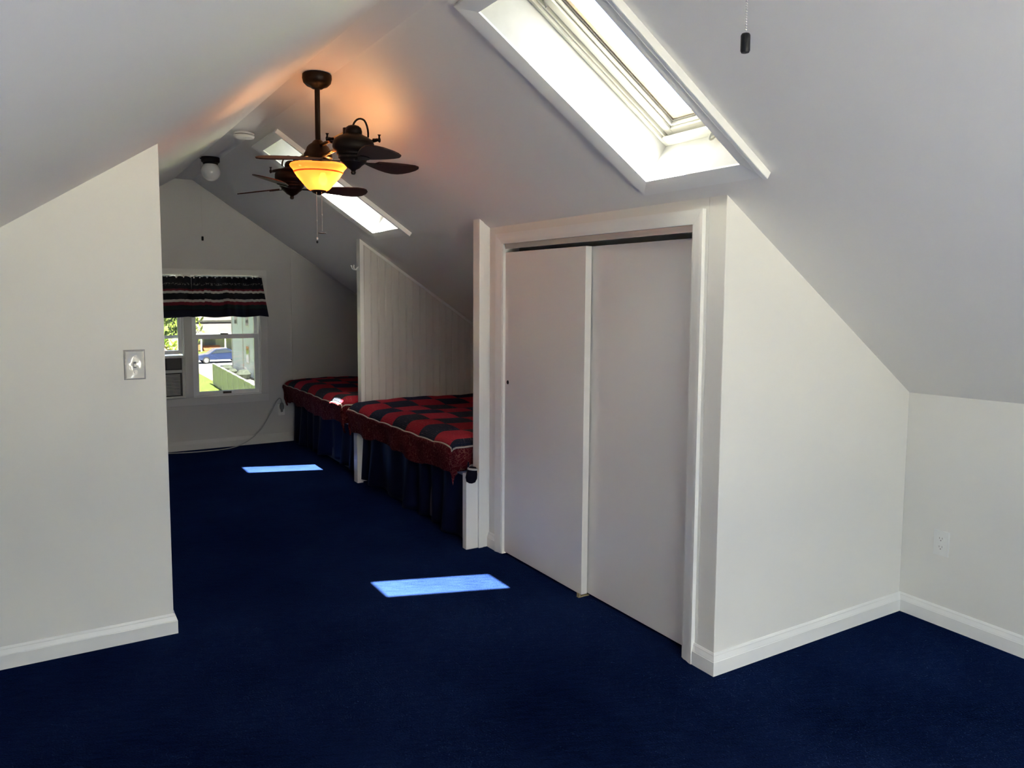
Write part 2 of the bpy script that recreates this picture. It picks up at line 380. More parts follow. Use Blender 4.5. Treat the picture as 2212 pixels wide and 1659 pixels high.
# ------------------------------------------------------------------ skylights
def skylight(name, h, zf, n, label, detail=True, side=1):
    """local frame: u along +x slope direction (downhill), v = y, n = outward"""
    x0, x1, y0, y1 = h
    org = Vector((x0, y0, zf(x0))); uvec = (Vector((x1, y0, zf(x1)))-org); L = uvec.length; uvec.normalize(); vvec = Vector((0, 1, 0)); W = y1-y0
    root = empty(name, (0, 0, 0)); struct(root, label, 'window')
    T = lambda u, v, k: org + uvec*u + vvec*v + n*k
    def boxl(mb, u0, u1, v0, v1, k0, k1):
        return mb.add([T(u, v, k) for k in (k0, k1) for u, v in ((u0, v0), (u1, v0), (u1, v1), (u0, v1))],
                      [(0,3,2,1),(4,5,6,7),(0,1,5,4),(1,2,6,5),(2,3,7,6),(3,0,4,7)])
    def ring(nm, m_, i0, i1, k0, k1, bev=.003):
        b = [(i0, L-i0, i0, i1), (i0, L-i0, W-i1, W-i0), (i0, i1, i1, W-i1), (L-i1, L-i0, i1, W-i1)]
        for q in b: boxl(MB(), *q, k0, k1).build(nm, m_, root, bevel=bev)
    # interior casing boards (bevelled, mitred) lying on the ceiling
    cw, t0, t1 = .062, .006, .017
    prof = [(-.004, -.002), (-.004, t0), (.012, t0+.002), (cw-.014, t1), (cw, t1), (cw, -.002)]   # outward offset, thickness below ceiling
    def cas_board(p_in0, p_in1, o0, o1):
        vs = []
        for pi, oo in ((p_in0, o0), (p_in1, o1)):
            for w, t in prof: vs.append(T(pi[0]+oo[0]*w, pi[1]+oo[1]*w, -t))
        nn = len(prof)
        MB().add(vs, [tuple(range(nn)), tuple(range(nn, 2*nn))[::-1]] + [(i, (i+1) % nn, nn+(i+1) % nn, nn+i) for i in range(nn)]).build('casing_board', TRIM, root, smooth=25)
    if detail:
        cas_board((0, 0), (0, W), (-1, -1), (-1, 1)); cas_board((L, W), (L, 0), (1, 1), (1, -1))
        cas_board((0, W), (L, W), (-1, 1), (1, 1)); cas_board((L, 0), (0, 0), (1, -1), (-1, -1))
        boxl(MB(), -.06, L+.064, -.082, -.060, -.030, 0).build('edge_strip', TRIM, root, bevel=.004)
    # frame, sash, stop, pane
    ring('frame', SKYF, .0, .016, .175, .262)
    ring('frame_lip', SKYF, .016, .026, .188, .262, .002)
    ring('sash', SKYF, .027, .062, .200, .270)
    ring('sash_bead', SKYF, .062, .074, .212, .262, .003)
    ring('gasket', GREYSEAL, .074, .082, .224, .262, 0)
    ring('stop', TAN, .082, .100, .230, .262, .002)
    boxl(MB(), .098, L-.098, .098, W-.098, .248, .252).build('pane', GLASSS, root)
    if detail:
        # ventilation flap and handle on the lower rail
        fl = boxl(MB(), L-.052, L-.020, .05, W-.028, .168, .178).build('vent_flap', SKYF, root, bevel=.003)
        hb = boxl(MB(), L-.060, L-.030, W*.5-.075, W*.5-.035, .150, .172).build('handle', SKYF, root, bevel=.005)
        c = T(L-.040, W*.5-.045, .140)
        ringpts = [c + uvec*(.010*math.cos(a)+.014) + (vvec*.4+n*-.9).normalized()*(.022*math.sin(a)-.012) for a in [i*2*math.pi/16 for i in range(17)]]
        MB().tube(ringpts, .0045, 7).build('handle_ring', SKYF, hb, smooth='all')
        hk = [T(.16, W-.03, .2), T(.17, W-.045, .185), T(.185, W-.05, .175)]
        MB().tube(hk, [.0025, .003, .005], 7).build('latch_pin', GREYSEAL, root, smooth='all')
    return root
skylight('window_2', SKY[0], zr, NRM, 'near skylight with white frame and ring handle above the closet')
skylight('window_3', SKY[1], zr, NRM, 'far skylight above the beds beyond the ceiling fan')
skylight('window_added_4', SKY[2], zr, NRM, 'unseen right slope skylight behind the viewer, added for fill daylight', False)
skylight('window_added_5', SKYL[0], zl, NRL, 'unseen left slope skylight behind the viewer, added for fill daylight', False)  # both rear skylights are out of view and only bring in more light

# ------------------------------------------------------------------ double window in the end gable
w1 = empty('window_1', (XRM, YE, WZ0)); struct(w1, 'white double window with outdoor view in the end wall', 'window')
OX, OY, OZ = XRM, YE, WZ0
def wbox(nm, m_, x0, x1, y0, y1, z0, z1, parent=w1, bev=.002):
    return MB().box(x0-OX, x1-OX, y0-OY, y1-OY, z0-OZ, z1-OZ).build(nm, m_, parent, bevel=bev)
CX0, CX1, CZ0, CZ1 = .404, 1.864, .426, 1.712
for b in ((CX0, CX1, CZ0, WZ0), (CX0, CX1, WCH, CZ1), (CX0, WX0, WZ0, WCH), (WX1, CX1, WZ0, WCH)):
    wbox('casing_board', ENDT, b[0], b[1], YE-.018, YE, b[2], b[3])
wbox('mullion', ENDT, 1.100, 1.168, YE-.014, YE+.12, WZ0, WCH)
def sash(x0, x1, z0, z1, y0, y1, st, br, tr, pane=GLASSW):
    r = wbox('sash_rail', VINYL, x0, x1, y0, y1, z0, z0+br); wbox('sash_rail', VINYL, x0, x1, y0, y1, z1-tr, z1)
    wbox('sash_stile', VINYL, x0, x0+st, y0, y1, z0+br, z1-tr); wbox('sash_stile', VINYL, x1-st, x1, y0, y1, z0+br, z1-tr)
    yc = (y0+y1)/2
    wbox('pane', pane, x0+st, x1-st, yc-.002, yc+.002, z0+br, z1-tr, bev=0)
    return r
def jambs(x0, x1):
    for a, b in ((x0, x0+.014), (x1-.014, x1)):
        wbox('jamb_track', VINYL, a, b, YE+.005, YE+.125, WZ0, WZ1)
    wbox('head_track', VINYL, x0, x1, YE+.005, YE+.125, WZ1-.012, WZ1); wbox('sill', VINYL, x0, x1, YE-.004, YE+.145, WZ0, WZ0+.012)
jambs(1.168, WX1); jambs(WX0, 1.100)
r = sash(1.184, 1.780, .513, 1.092, YE+.020, YE+.055, .040, .034, .042)
sash(1.184, 1.780, 1.060, WZ1-.014, YE+.062, YE+.095, .030, .030, .022)
sash(.488, 1.084, .915, 1.50, YE+.020, YE+.055, .035, .036, .042, GLASSB)
sash(.488, 1.084, 1.060, WZ1-.014, YE+.062, YE+.095, .030, .030, .022)
wbox('lift_plate', mat('dark_brass', (.05, .04, .025), .4, .8), 1.437, 1.515, YE+.013, YE+.021, .520, .540, bev=.002)
wbox('sash_lock', MATS['dark_brass'], 1.43, 1.50, YE+.018, YE+.05, 1.092, 1.103, bev=.003)

# unseen wide window behind the viewer, added to supply daylight to the room
w6 = empty('window_added_6', (1.125, YB, BZ0)); struct(w6, 'unseen wide white triple window behind the viewer, added for daylight', 'window')
OX, OY, OZ = 1.125, YB, BZ0
for b in ((BX0-.06, BX1+.06, BZ0-.06, BZ0), (BX0-.06, BX1+.06, BZ1, BZ1+.06), (BX0-.06, BX0, BZ0, BZ1), (BX1, BX1+.06, BZ0, BZ1)):
    wbox('casing_board', TRIM, b[0], b[1], YB, YB+.018, b[2], b[3], w6)
for xx in (BX0+.72, BX0+1.43): wbox('mullion', TRIM, xx-.02, xx+.02, YB-.09, YB+.01, BZ0, BZ1, w6)
for xa_, xb_ in ((BX0, BX0+.70), (BX0+.74, BX0+1.41), (BX0+1.45, BX1)):
    wbox('sash_rail', VINYL, xa_, xb_, YB-.08, YB-.05, BZ0, BZ0+.03, w6); wbox('sash_rail', VINYL, xa_, xb_, YB-.08, YB-.05, BZ1-.03, BZ1, w6)
    wbox('sash_rail', VINYL, xa_, xb_, YB-.08, YB-.05, 1.03, 1.06, w6)
    wbox('pane', GLASSB, xa_, xb_, YB-.068, YB-.064, BZ0+.03, BZ1-.03, w6, 0)

# ------------------------------------------------------------------ window air conditioner
ACW = mat('ac_plastic', (.70, .70, .64), .45); ACD = mat('ac_dark', (.05, .05, .045), .5)
ac = empty('air_conditioner', (.80, YE-.05, .513)); tag(ac, 'white window air conditioner under the raised left sash', 'air conditioner')
MB().box(-.27, .27, .0, .55, 0, .392).build('case', ACW, ac, bevel=.006)
for a in ((-.285, .285, 0, .016), (-.285, .285, .372, .395), (-.285, -.262, .016, .372), (.262, .285, .016, .372)):
    MB().box(a[0], a[1], -.03, .01, a[2], a[3]).build('front_frame', ACW, ac, bevel=.003)
MB().box(-.262, .262, -.012, .004, .262, .372).build('vent_box', ACD, ac, bevel=.002)
for i in range(4):
    MB().box(-.26+i*.13+.004, -.26+i*.13+.122, -.022, -.012, .270, .365).build('louver', mat('ac_louver', (.12, .12, .10), .5) if i == 0 else MATS['ac_louver'], ac, bevel=.004)
MB().box(-.262, .262, -.027, .004, .235, .262).build('front_band', ACW, ac, bevel=.004)
MB().box(-.262, .262, -.010, .004, .016, .235).build('grille_back', ACD, ac)
g = MB()
for i in range(15): g.box(-.245, .245, -.024, -.006, .030+i*.0132, .0355+i*.0132)
tag(g.build('grille_slats', ACW, ac), kind='stuff')
for a in ((.285, .299), (-.299-.014, -.285)):
    MB().box(a[0], a[1], .05, .07, 0, .395).build('side_panel', VINYL, ac, bevel=.001)

# ------------------------------------------------------------------ valance on its rod
rod = empty('curtain_rod', (XRM, YE-.05, 1.628)); tag(rod, 'flat white curtain rod above the double window', 'curtain rod')
MB().box(.402-XRM, 1.800-XRM, -.006, .006, -.006, .012).build('bar', PLASTIC, rod, bevel=.004)
for xx in (.402, 1.800): MB().box(xx-XRM-.004, xx-XRM+.004, -.006, .034, -.006, .012).build('bracket', PLASTIC, rod, bevel=.002)
def valance_mat():
    m = bpy.data.materials.new('valance_cloth'); m.use_nodes = True; nt = m.node_tree; b = nt.nodes['Principled BSDF']
    uv = nt.nodes.new('ShaderNodeUVMap'); sp = nt.nodes.new('ShaderNodeSeparateXYZ'); nt.links.new(uv.outputs[0], sp.inputs[0])
    r = nt.nodes.new('ShaderNodeValToRGB'); r.color_ramp.interpolation = 'CONSTANT'; e = r.color_ramp.elements
    N = (.010, .011, .016); WH = (.55, .53, .50); RD = (.16, .012, .025); GN = (.012, .030, .028); NV = (.010, .013, .030)
    stops = [(0, N), (.15, N), (.155, (.20, .20, .19)), (.21, N), (.30, RD), (.345, WH), (.405, N), (.555, WH), (.62, RD), (.70, GN), (.80, N), (.83, NV)]
    e[0].position = 0; e[0].color = (*N, 1); e[1].position = .15; e[1].color = (*N, 1)
    for p, c in stops[2:]:
        k = e.new(p); k.color = (*c, 1)
    nt.links.new(sp.outputs['Y'], r.inputs[0])
    # the top pale band is broken into gathers
    n = nt.nodes.new('ShaderNodeTexNoise'); n.inputs['Scale'].default_value = 22; nt.links.new(uv.outputs[0], n.inputs['Vector'])
    mx = nt.nodes.new('ShaderNodeMix'); mx.data_type = 'RGBA'; mx.inputs['B'].default_value = (*N, 1)
    lt = nt.nodes.new('ShaderNodeMath'); lt.operation = 'LESS_THAN'; lt.inputs[1].default_value = .23; nt.links.new(sp.outputs['Y'], lt.inputs[0])
    gt = nt.nodes.new('ShaderNodeMath'); gt.operation = 'LESS_THAN'; gt.inputs[1].default_value = .53; nt.links.new(n.outputs['Fac'], gt.inputs[0])
    an = nt.nodes.new('ShaderNodeMath'); an.operation = 'MULTIPLY'; nt.links.new(lt.outputs[0], an.inputs[0]); nt.links.new(gt.outputs[0], an.inputs[1])
    nt.links.new(an.outputs[0], mx.inputs['Factor']); nt.links.new(r.outputs[0], mx.inputs['A'])
    tl = nt.nodes.new('ShaderNodeBsdfTranslucent'); ms = nt.nodes.new('ShaderNodeMixShader'); ms.inputs[0].default_value = .25
    nt.links.new(mx.outputs['Result'], b.inputs['Base Color']); nt.links.new(mx.outputs['Result'], tl.inputs[0])
    b.inputs['Roughness'].default_value = .85
    out = nt.nodes['Material Output']; nt.links.new(b.outputs[0], ms.inputs[1]); nt.links.new(tl.outputs[0], ms.inputs[2]); nt.links.new(ms.outputs[0], out.inputs[0])
    return m
VAL = valance_mat()
def uvgrid(name, fn, uvf, nu, nv, m_, parent=None, solid=0):
    o = MB().grid(fn, nu, nv).build(name, m_, parent, smooth='all', weld=False)
    me = o.data; uvl = me.uv_layers.new(name='UVMap')
    for p in me.polygons:
        for li, vi in zip(p.loop_indices, p.vertices):
            uvl.data[li].uv = uvf((vi % (nu+1))/nu, (vi//(nu+1))/nv)
    if solid:
        md = o.modifiers.new('thickness', 'SOLIDIFY'); md.thickness = solid; md.offset = -1
    return o
def valance(xa, xb, flare_l, flare_r, label, seed):
    rnd = random.Random(seed); ph = [rnd.random()*6.28 for _ in range(5)]
    step = [rnd.uniform(-.012, .012) for _ in range(12)]
    def fn(u, v):
        x = xa+(xb-xa)*u; x += v*((u)*flare_r - (1-u)*flare_l)
        g = math.sin(u*70+ph[0]+1.2*math.sin(u*13))*(1-v)**2*.006 + (math.sin(u*24+ph[1]+1.5*math.sin(u*7+ph[2]))*.020*v + math.sin(u*9+ph[3])*.012*v)
        z = 1.640 - v*.370 + math.sin(u*90+ph[4])*.003*(1-v) - .012*v*abs(math.sin(u*8+ph[2]))
        return (x, YE-.058-.030*v-g, z)
    def uvf(u, v):
        return (u*(xb-xa)*3, v + step[min(11, int(u*12))]*min(1, v*3))
    return tag(uvgrid('valance', fn, uvf, 150, 26, VAL, solid=.002), label, 'valance', 'striped valances over the window')
valance(1.168, 1.805, .0, .052, 'right striped navy and red valance panel over the window', 3)
valance(.405, 1.166, .05, .0, 'left striped navy and red valance panel, partly behind the partition', 5)

# ------------------------------------------------------------------ outlets, switch, cord
mat('slot_grey', (.22, .22, .21), .5)
def outlet(name, M, label):
    root = empty(name); root.matrix_world = M; tag(root, label, 'outlet', 'wall outlets')
    MB().box(-.035, .035, 0, .006, -.0575, .0575).build('cover_plate', PLASTIC, root, bevel=.003)
    for s in (-1, 1):
        pts = []
        for i in range(24):
            a = i/24*2*math.pi; pts.append((.0165*math.cos(a), .006, s*.0195 + max(-.0125, min(.0125, .0165*math.sin(a)))))
        MB().prism(pts, (0, .0022, 0)).build('receptacle', PLASTIC, root)
        for dx in (-.0063, .0063): MB().box(dx-.001, dx+.001, .0078, .0085, s*.0195, s*.0195+.008).build('slot', MATS['slot_grey'], root)
        MB().lathe([(0, 0), (.0025, 0), (.0025, .0006), (0, .0006)], 10, Matrix.Translation((0, .0082, s*.0195-.0065)) @ Matrix.Rotation(-math.pi/2, 4, 'X')).build('ground_hole', MATS['slot_grey'], root)
    MB().lathe([(0, 0), (.003, 0), (.0028, .001), (0, .0015)], 12, Matrix.Translation((0, .006, 0)) @ Matrix.Rotation(-math.pi/2, 4, 'X')).build('screw', PLASTIC, root)
    return root
def frame_to(loc, normal):
    y = Vector(normal); z = Vector((0, 0, 1)); x = y.cross(z)
    return Matrix(((x.x, y.x, z.x, loc[0]), (x.y, y.y, z.y, loc[1]), (x.z, y.z, z.z, loc[2]), (0, 0, 0, 1)))
yo = 1.876
outlet('wall_outlet', frame_to((xk(yo), yo, .380), (-1, 0, 0)), 'white duplex outlet low on the right knee wall')
outlet('wall_outlet', frame_to((1.985, YE, .325), (0, -1, 0)), 'white outlet with a plugged-in cord beside the far bed')

SWM = frame_to((.311, YL, 1.193), (0, -1, 0))
sw = empty('light_switch'); sw.matrix_world = SWM; tag(sw, 'shiny white light switch plate with toggle on the left wall', 'light switch')
GLP = mat('glossy_plate', (.78, .77, .70), .08, coat=1)
FRM = mat('bevel_frame', (.42, .42, .41), .2)
def bevel_plate(w, h, t, bw):
    mb = MB(); v = [(-w, 0, -h), (w, 0, -h), (w, 0, h), (-w, 0, h), (-w+bw, t, -h+bw), (w-bw, t, -h+bw), (w-bw, t, h-bw), (-w+bw, t, h-bw)]
    return mb.add(v, [(0,1,5,4),(1,2,6,5),(2,3,7,6),(3,0,4,7),(4,5,6,7),(0,3,2,1)])
bevel_plate(.041, .063, .010, .006).build('frame', FRM, sw)
def shell(u, v):
    x = (u-.5)*.066; z = (v-.5)*.110
    return (x, .0105+.004*(abs(u-.5)*2)**3+.003*(abs(v-.5)*2)**4+.0015*math.sin(v*9)*math.cos(u*7), z)
MB().grid(shell, 18, 26).build('clear_cover', GLP, sw, smooth='all')
MB().box(-.0055, .0055, .011, .013, -.0125, .0125).build('toggle_slot', mat('toggle_grey', (.10, .10, .10), .5), sw)
MB().prism([(-.004, .012, -.003), (.004, .012, -.003), (.004, .012, .006), (-.004, .012, .006)], (0, .010, -.005)).build('toggle', PLASTIC, sw, bevel=.001)
for s in (-1, 1): MB().lathe([(0, 0), (.0034, 0), (.003, .0014), (0, .002)], 12, Matrix.Translation((0, .0115, s*.031)) @ Matrix.Rotation(-math.pi/2, 4, 'X')).build('screw', ALU, sw, smooth=True)

# power cord with plug of the air conditioner
CORD = mat('cord_white', (.42, .42, .40), .5)
pc = empty('power_cord', (1.985, YE, .35)); tag(pc, 'white power cord hanging from the outlet and lying along the baseboard', 'cord')
def bez(pts, n=10):
    pts = [Vector(p) for p in pts]; out = []
    for i in range(len(pts)-1):
        p0, p1, p2, p3 = pts[max(i-1, 0)], pts[i], pts[i+1], pts[min(i+2, len(pts)-1)]
        for k in range(n):
            t = k/n; out.append(.5*((2*p1)+(p2-p0)*t+(2*p0-5*p1+4*p2-p3)*t*t+(3*p1-p0-3*p2+p3)*t**3))
    return out+[pts[-1]]
cp = [(0, -.035, .05), (-.02, -.05, .095), (-.055, -.05, .07), (-.12, -.05, -.05), (-.22, -.06, -.20), (-.36, -.08, -.305), (-.52, -.12, -.344), (-.72, -.15, -.345), (-.92, -.13, -.345), (-1.15, -.06, -.345), (-1.32, -.04, -.34), (-1.36, -.04, -.20), (-1.33, -.03, .10)]
MB().tube(bez(cp, 12), .0052, 8).build('cable', CORD, pc, smooth='all')
MB().lathe([(0, .0), (.016, .0), (.022, .012), (.024, .035), (.019, .055), (.009, .068), (0, .068)], 18, Matrix.Translation((0, -.030, -.02)) @ Matrix.Scale(.6, 4, (0, 1, 0))).build('plug', mat('plug_grey', (.22, .22, .20), .5), pc, smooth=True)
MB().box(-.009, .009, -.034, -.008, -.045, -.018).build('plug_foot', MATS['plug_grey'], pc, bevel=.003)

# coat hook on the far divider
hk = empty('coat_hook', (XP, YBD+.028, 1.715)); tag(hk, 'small white double coat hook on the far divider edge', 'coat hook')
MB().prism([(0, .012*math.cos(a), .038*math.sin(a)) for a in [i*math.pi/8 for i in range(16)]], (-.004, 0, 0)).build('hook_plate', PLASTIC, hk, bevel=.001)
MB().tube(bez([(-.002, 0, -.012), (-.03, -.002, -.034), (-.052, -.004, -.028), (-.058, -.005, -.008)], 6), .0042, 8).build('prong', PLASTIC, hk, smooth='all')
MB().tube(bez([(-.002, 0, -.016), (-.018, .003, -.036), (-.034, .006, -.026), (-.036, .007, -.004)], 6), .0040, 8).build('prong', PLASTIC, hk, smooth='all')
for dx, dz in ((-.058, -.006), (-.036, -.002)):
    MB().lathe([(0, .006), (.004, .0045), (.006, 0), (.004, -.0045), (0, -.006)], 12, Matrix.Translation((dx, 0, dz))).build('knob', PLASTIC, hk, smooth='all')

# ------------------------------------------------------------------ beds
def quilt_mat():
    m = bpy.data.materials.new('patchwork_cloth'); m.use_nodes = True; nt = m.node_tree; b = nt.nodes['Principled BSDF']
    L = nt.links.new; N = nt.nodes.new
    uv = N('ShaderNodeUVMap')
    ck = N('ShaderNodeTexChecker'); ck.inputs['Scale'].default_value = 1; L(uv.outputs[0], ck.inputs['Vector'])
    ck.inputs['Color1'].default_value = (1, 1, 1, 1); ck.inputs['Color2'].default_value = (0, 0, 0, 1)
    fl = N('ShaderNodeVectorMath'); fl.operation = 'FLOOR'; L(uv.outputs[0], fl.inputs[0])
    wn_ = N('ShaderNodeTexWhiteNoise'); L(fl.outputs[0], wn_.inputs['Vector'])
    def ramp(a, b_, c):
        r = N('ShaderNodeValToRGB'); r.color_ramp.interpolation = 'CONSTANT'; e = r.color_ramp.elements
        e[0].color = (*a, 1); e[1].position = .4; e[1].color = (*b_, 1); k = e.new(.72); k.color = (*c, 1); L(wn_.outputs['Value'], r.inputs[0]); return r
    rn = ramp((.016, .024, .045), (.022, .028, .040), (.014, .020, .060)); rr = ramp((.36, .018, .034), (.28, .014, .024), (.40, .028, .048))
    mx = N('ShaderNodeMix'); mx.data_type = 'RGBA'; L(ck.outputs['Fac'], mx.inputs['Factor']); L(rn.outputs[0], mx.inputs['A']); L(rr.outputs[0], mx.inputs['B'])
    # small dotted / woven print inside the patches
    vo = N('ShaderNodeTexVoronoi'); vo.inputs['Scale'].default_value = 20; vo.inputs['Randomness'].default_value = .15; L(uv.outputs[0], vo.inputs['Vector'])
    d = N('ShaderNodeMath'); d.operation = 'LESS_THAN'; d.inputs[1].default_value = .22; L(vo.outputs['Distance'], d.inputs[0])
    mpd = N('ShaderNodeMapping'); mpd.inputs['Scale'].default_value = (9, 1.2, 1); L(uv.outputs[0], mpd.inputs['Vector'])
    ns = N('ShaderNodeTexNoise'); ns.inputs['Scale'].default_value = 3.5; ns.inputs['Detail'].default_value = 5; L(mpd.outputs[0], ns.inputs['Vector'])
    d2 = N('ShaderNodeMath'); d2.operation = 'GREATER_THAN'; d2.inputs[1].default_value = .64; L(ns.outputs['Fac'], d2.inputs[0])
    ad = N('ShaderNodeMath'); ad.operation = 'MAXIMUM'; L(d.outputs[0], ad.inputs[0]); L(d2.outputs[0], ad.inputs[1])
    sc = N('ShaderNodeMath'); sc.operation = 'MULTIPLY'; sc.inputs[1].default_value = .20; L(ad.outputs[0], sc.inputs[0])
    m2 = N('ShaderNodeMix'); m2.data_type = 'RGBA'; m2.inputs['B'].default_value = (.42, .34, .30, 1); L(sc.outputs[0], m2.inputs['Factor']); L(mx.outputs['Result'], m2.inputs['A'])
    L(m2.outputs['Result'], b.inputs['Base Color'])
    fr = N('ShaderNodeVectorMath'); fr.operation = 'FRACTION'; L(uv.outputs[0], fr.inputs[0])
    sb = N('ShaderNodeVectorMath'); sb.operation = 'SUBTRACT'; sb.inputs[1].default_value = (.5, .5, 0); L(fr.outputs[0], sb.inputs[0])
    ab = N('ShaderNodeVectorMath'); ab.operation = 'ABSOLUTE'; L(sb.outputs[0], ab.inputs[0])
    sp = N('ShaderNodeSeparateXYZ'); L(ab.outputs[0], sp.inputs[0])
    mxx = N('ShaderNodeMath'); mxx.operation = 'MAXIMUM'; L(sp.outputs['X'], mxx.inputs[0]); L(sp.outputs['Y'], mxx.inputs[1])
    pw = N('ShaderNodeMath'); pw.operation = 'POWER'; pw.inputs[1].default_value = 4; L(mxx.outputs[0], pw.inputs[0])
    n3 = N('ShaderNodeTexNoise'); n3.inputs['Scale'].default_value = 30; L(uv.outputs[0], n3.inputs['Vector'])
    h = N('ShaderNodeMath'); h.operation = 'MULTIPLY_ADD'; h.inputs[1].default_value = -8; L(pw.outputs[0], h.inputs[0]); L(n3.outputs['Fac'], h.inputs[2])
    bp = N('ShaderNodeBump'); bp.inputs['Strength'].default_value = .7; bp.inputs['Distance'].default_value = .012; L(h.outputs[0], bp.inputs['Height']); L(bp.outputs[0], b.inputs['Normal'])
    b.inputs['Roughness'].default_value = .9; b.inputs['Specular IOR Level'].default_value = .05
    return m
def border_mat():
    m = bpy.data.materials.new('paisley_border'); m.use_nodes = True; nt = m.node_tree; b = nt.nodes['Principled BSDF']
    L = nt.links.new; N = nt.nodes.new
    tc = N('ShaderNodeTexCoord')
    n0 = N('ShaderNodeTexNoise'); n0.inputs['Scale'].default_value = 9; L(tc.outputs['Object'], n0.inputs['Vector'])
    ms = N('ShaderNodeVectorMath'); ms.operation = 'MULTIPLY_ADD'; ms.inputs[1].default_value = (.25, .25, .25); L(n0.outputs['Color'], ms.inputs[0]); L(tc.outputs['Object'], ms.inputs[2])
    vo = N('ShaderNodeTexVoronoi'); vo.feature = 'DISTANCE_TO_EDGE'; vo.inputs['Scale'].default_value = 34; L(ms.outputs[0], vo.inputs['Vector'])
    r = N('ShaderNodeValToRGB'); e = r.color_ramp.elements; e[0].position = .02; e[0].color = (.20, .07, .055, 1); e[1].position = .06; e[1].color = (.085, .007, .012, 1)
    L(vo.outputs['Distance'], r.inputs[0]); L(r.outputs[0], b.inputs['Base Color'])
    n = N('ShaderNodeTexNoise'); n.inputs['Scale'].default_value = 60; n.inputs['Detail'].default_value = 4; L(tc.outputs['Object'], n.inputs['Vector'])
    bp = N('ShaderNodeBump'); bp.inputs['Strength'].default_value = .8; bp.inputs['Distance'].default_value = .012; L(n.outputs['Fac'], bp.inputs['Height']); L(bp.outputs[0], b.inputs['Normal'])
    b.inputs['Roughness'].default_value = .9; b.inputs['Specular IOR Level'].default_value = .05
    return m
QM, QB = quilt_mat(), border_mat()
PIPE = mat('piping_cream', (.50, .47, .40), .8, bump=(300, .4))
SKIRT = mat('navy_satin', (.0035, .0075, .032), .5, noise=(6, .3), spec=.12)
SHEET = mat('white_sheet', (.5, .5, .48), .8)
NAVYK = mat('navy_lining', (.008, .007, .013), .9, spec=.1)

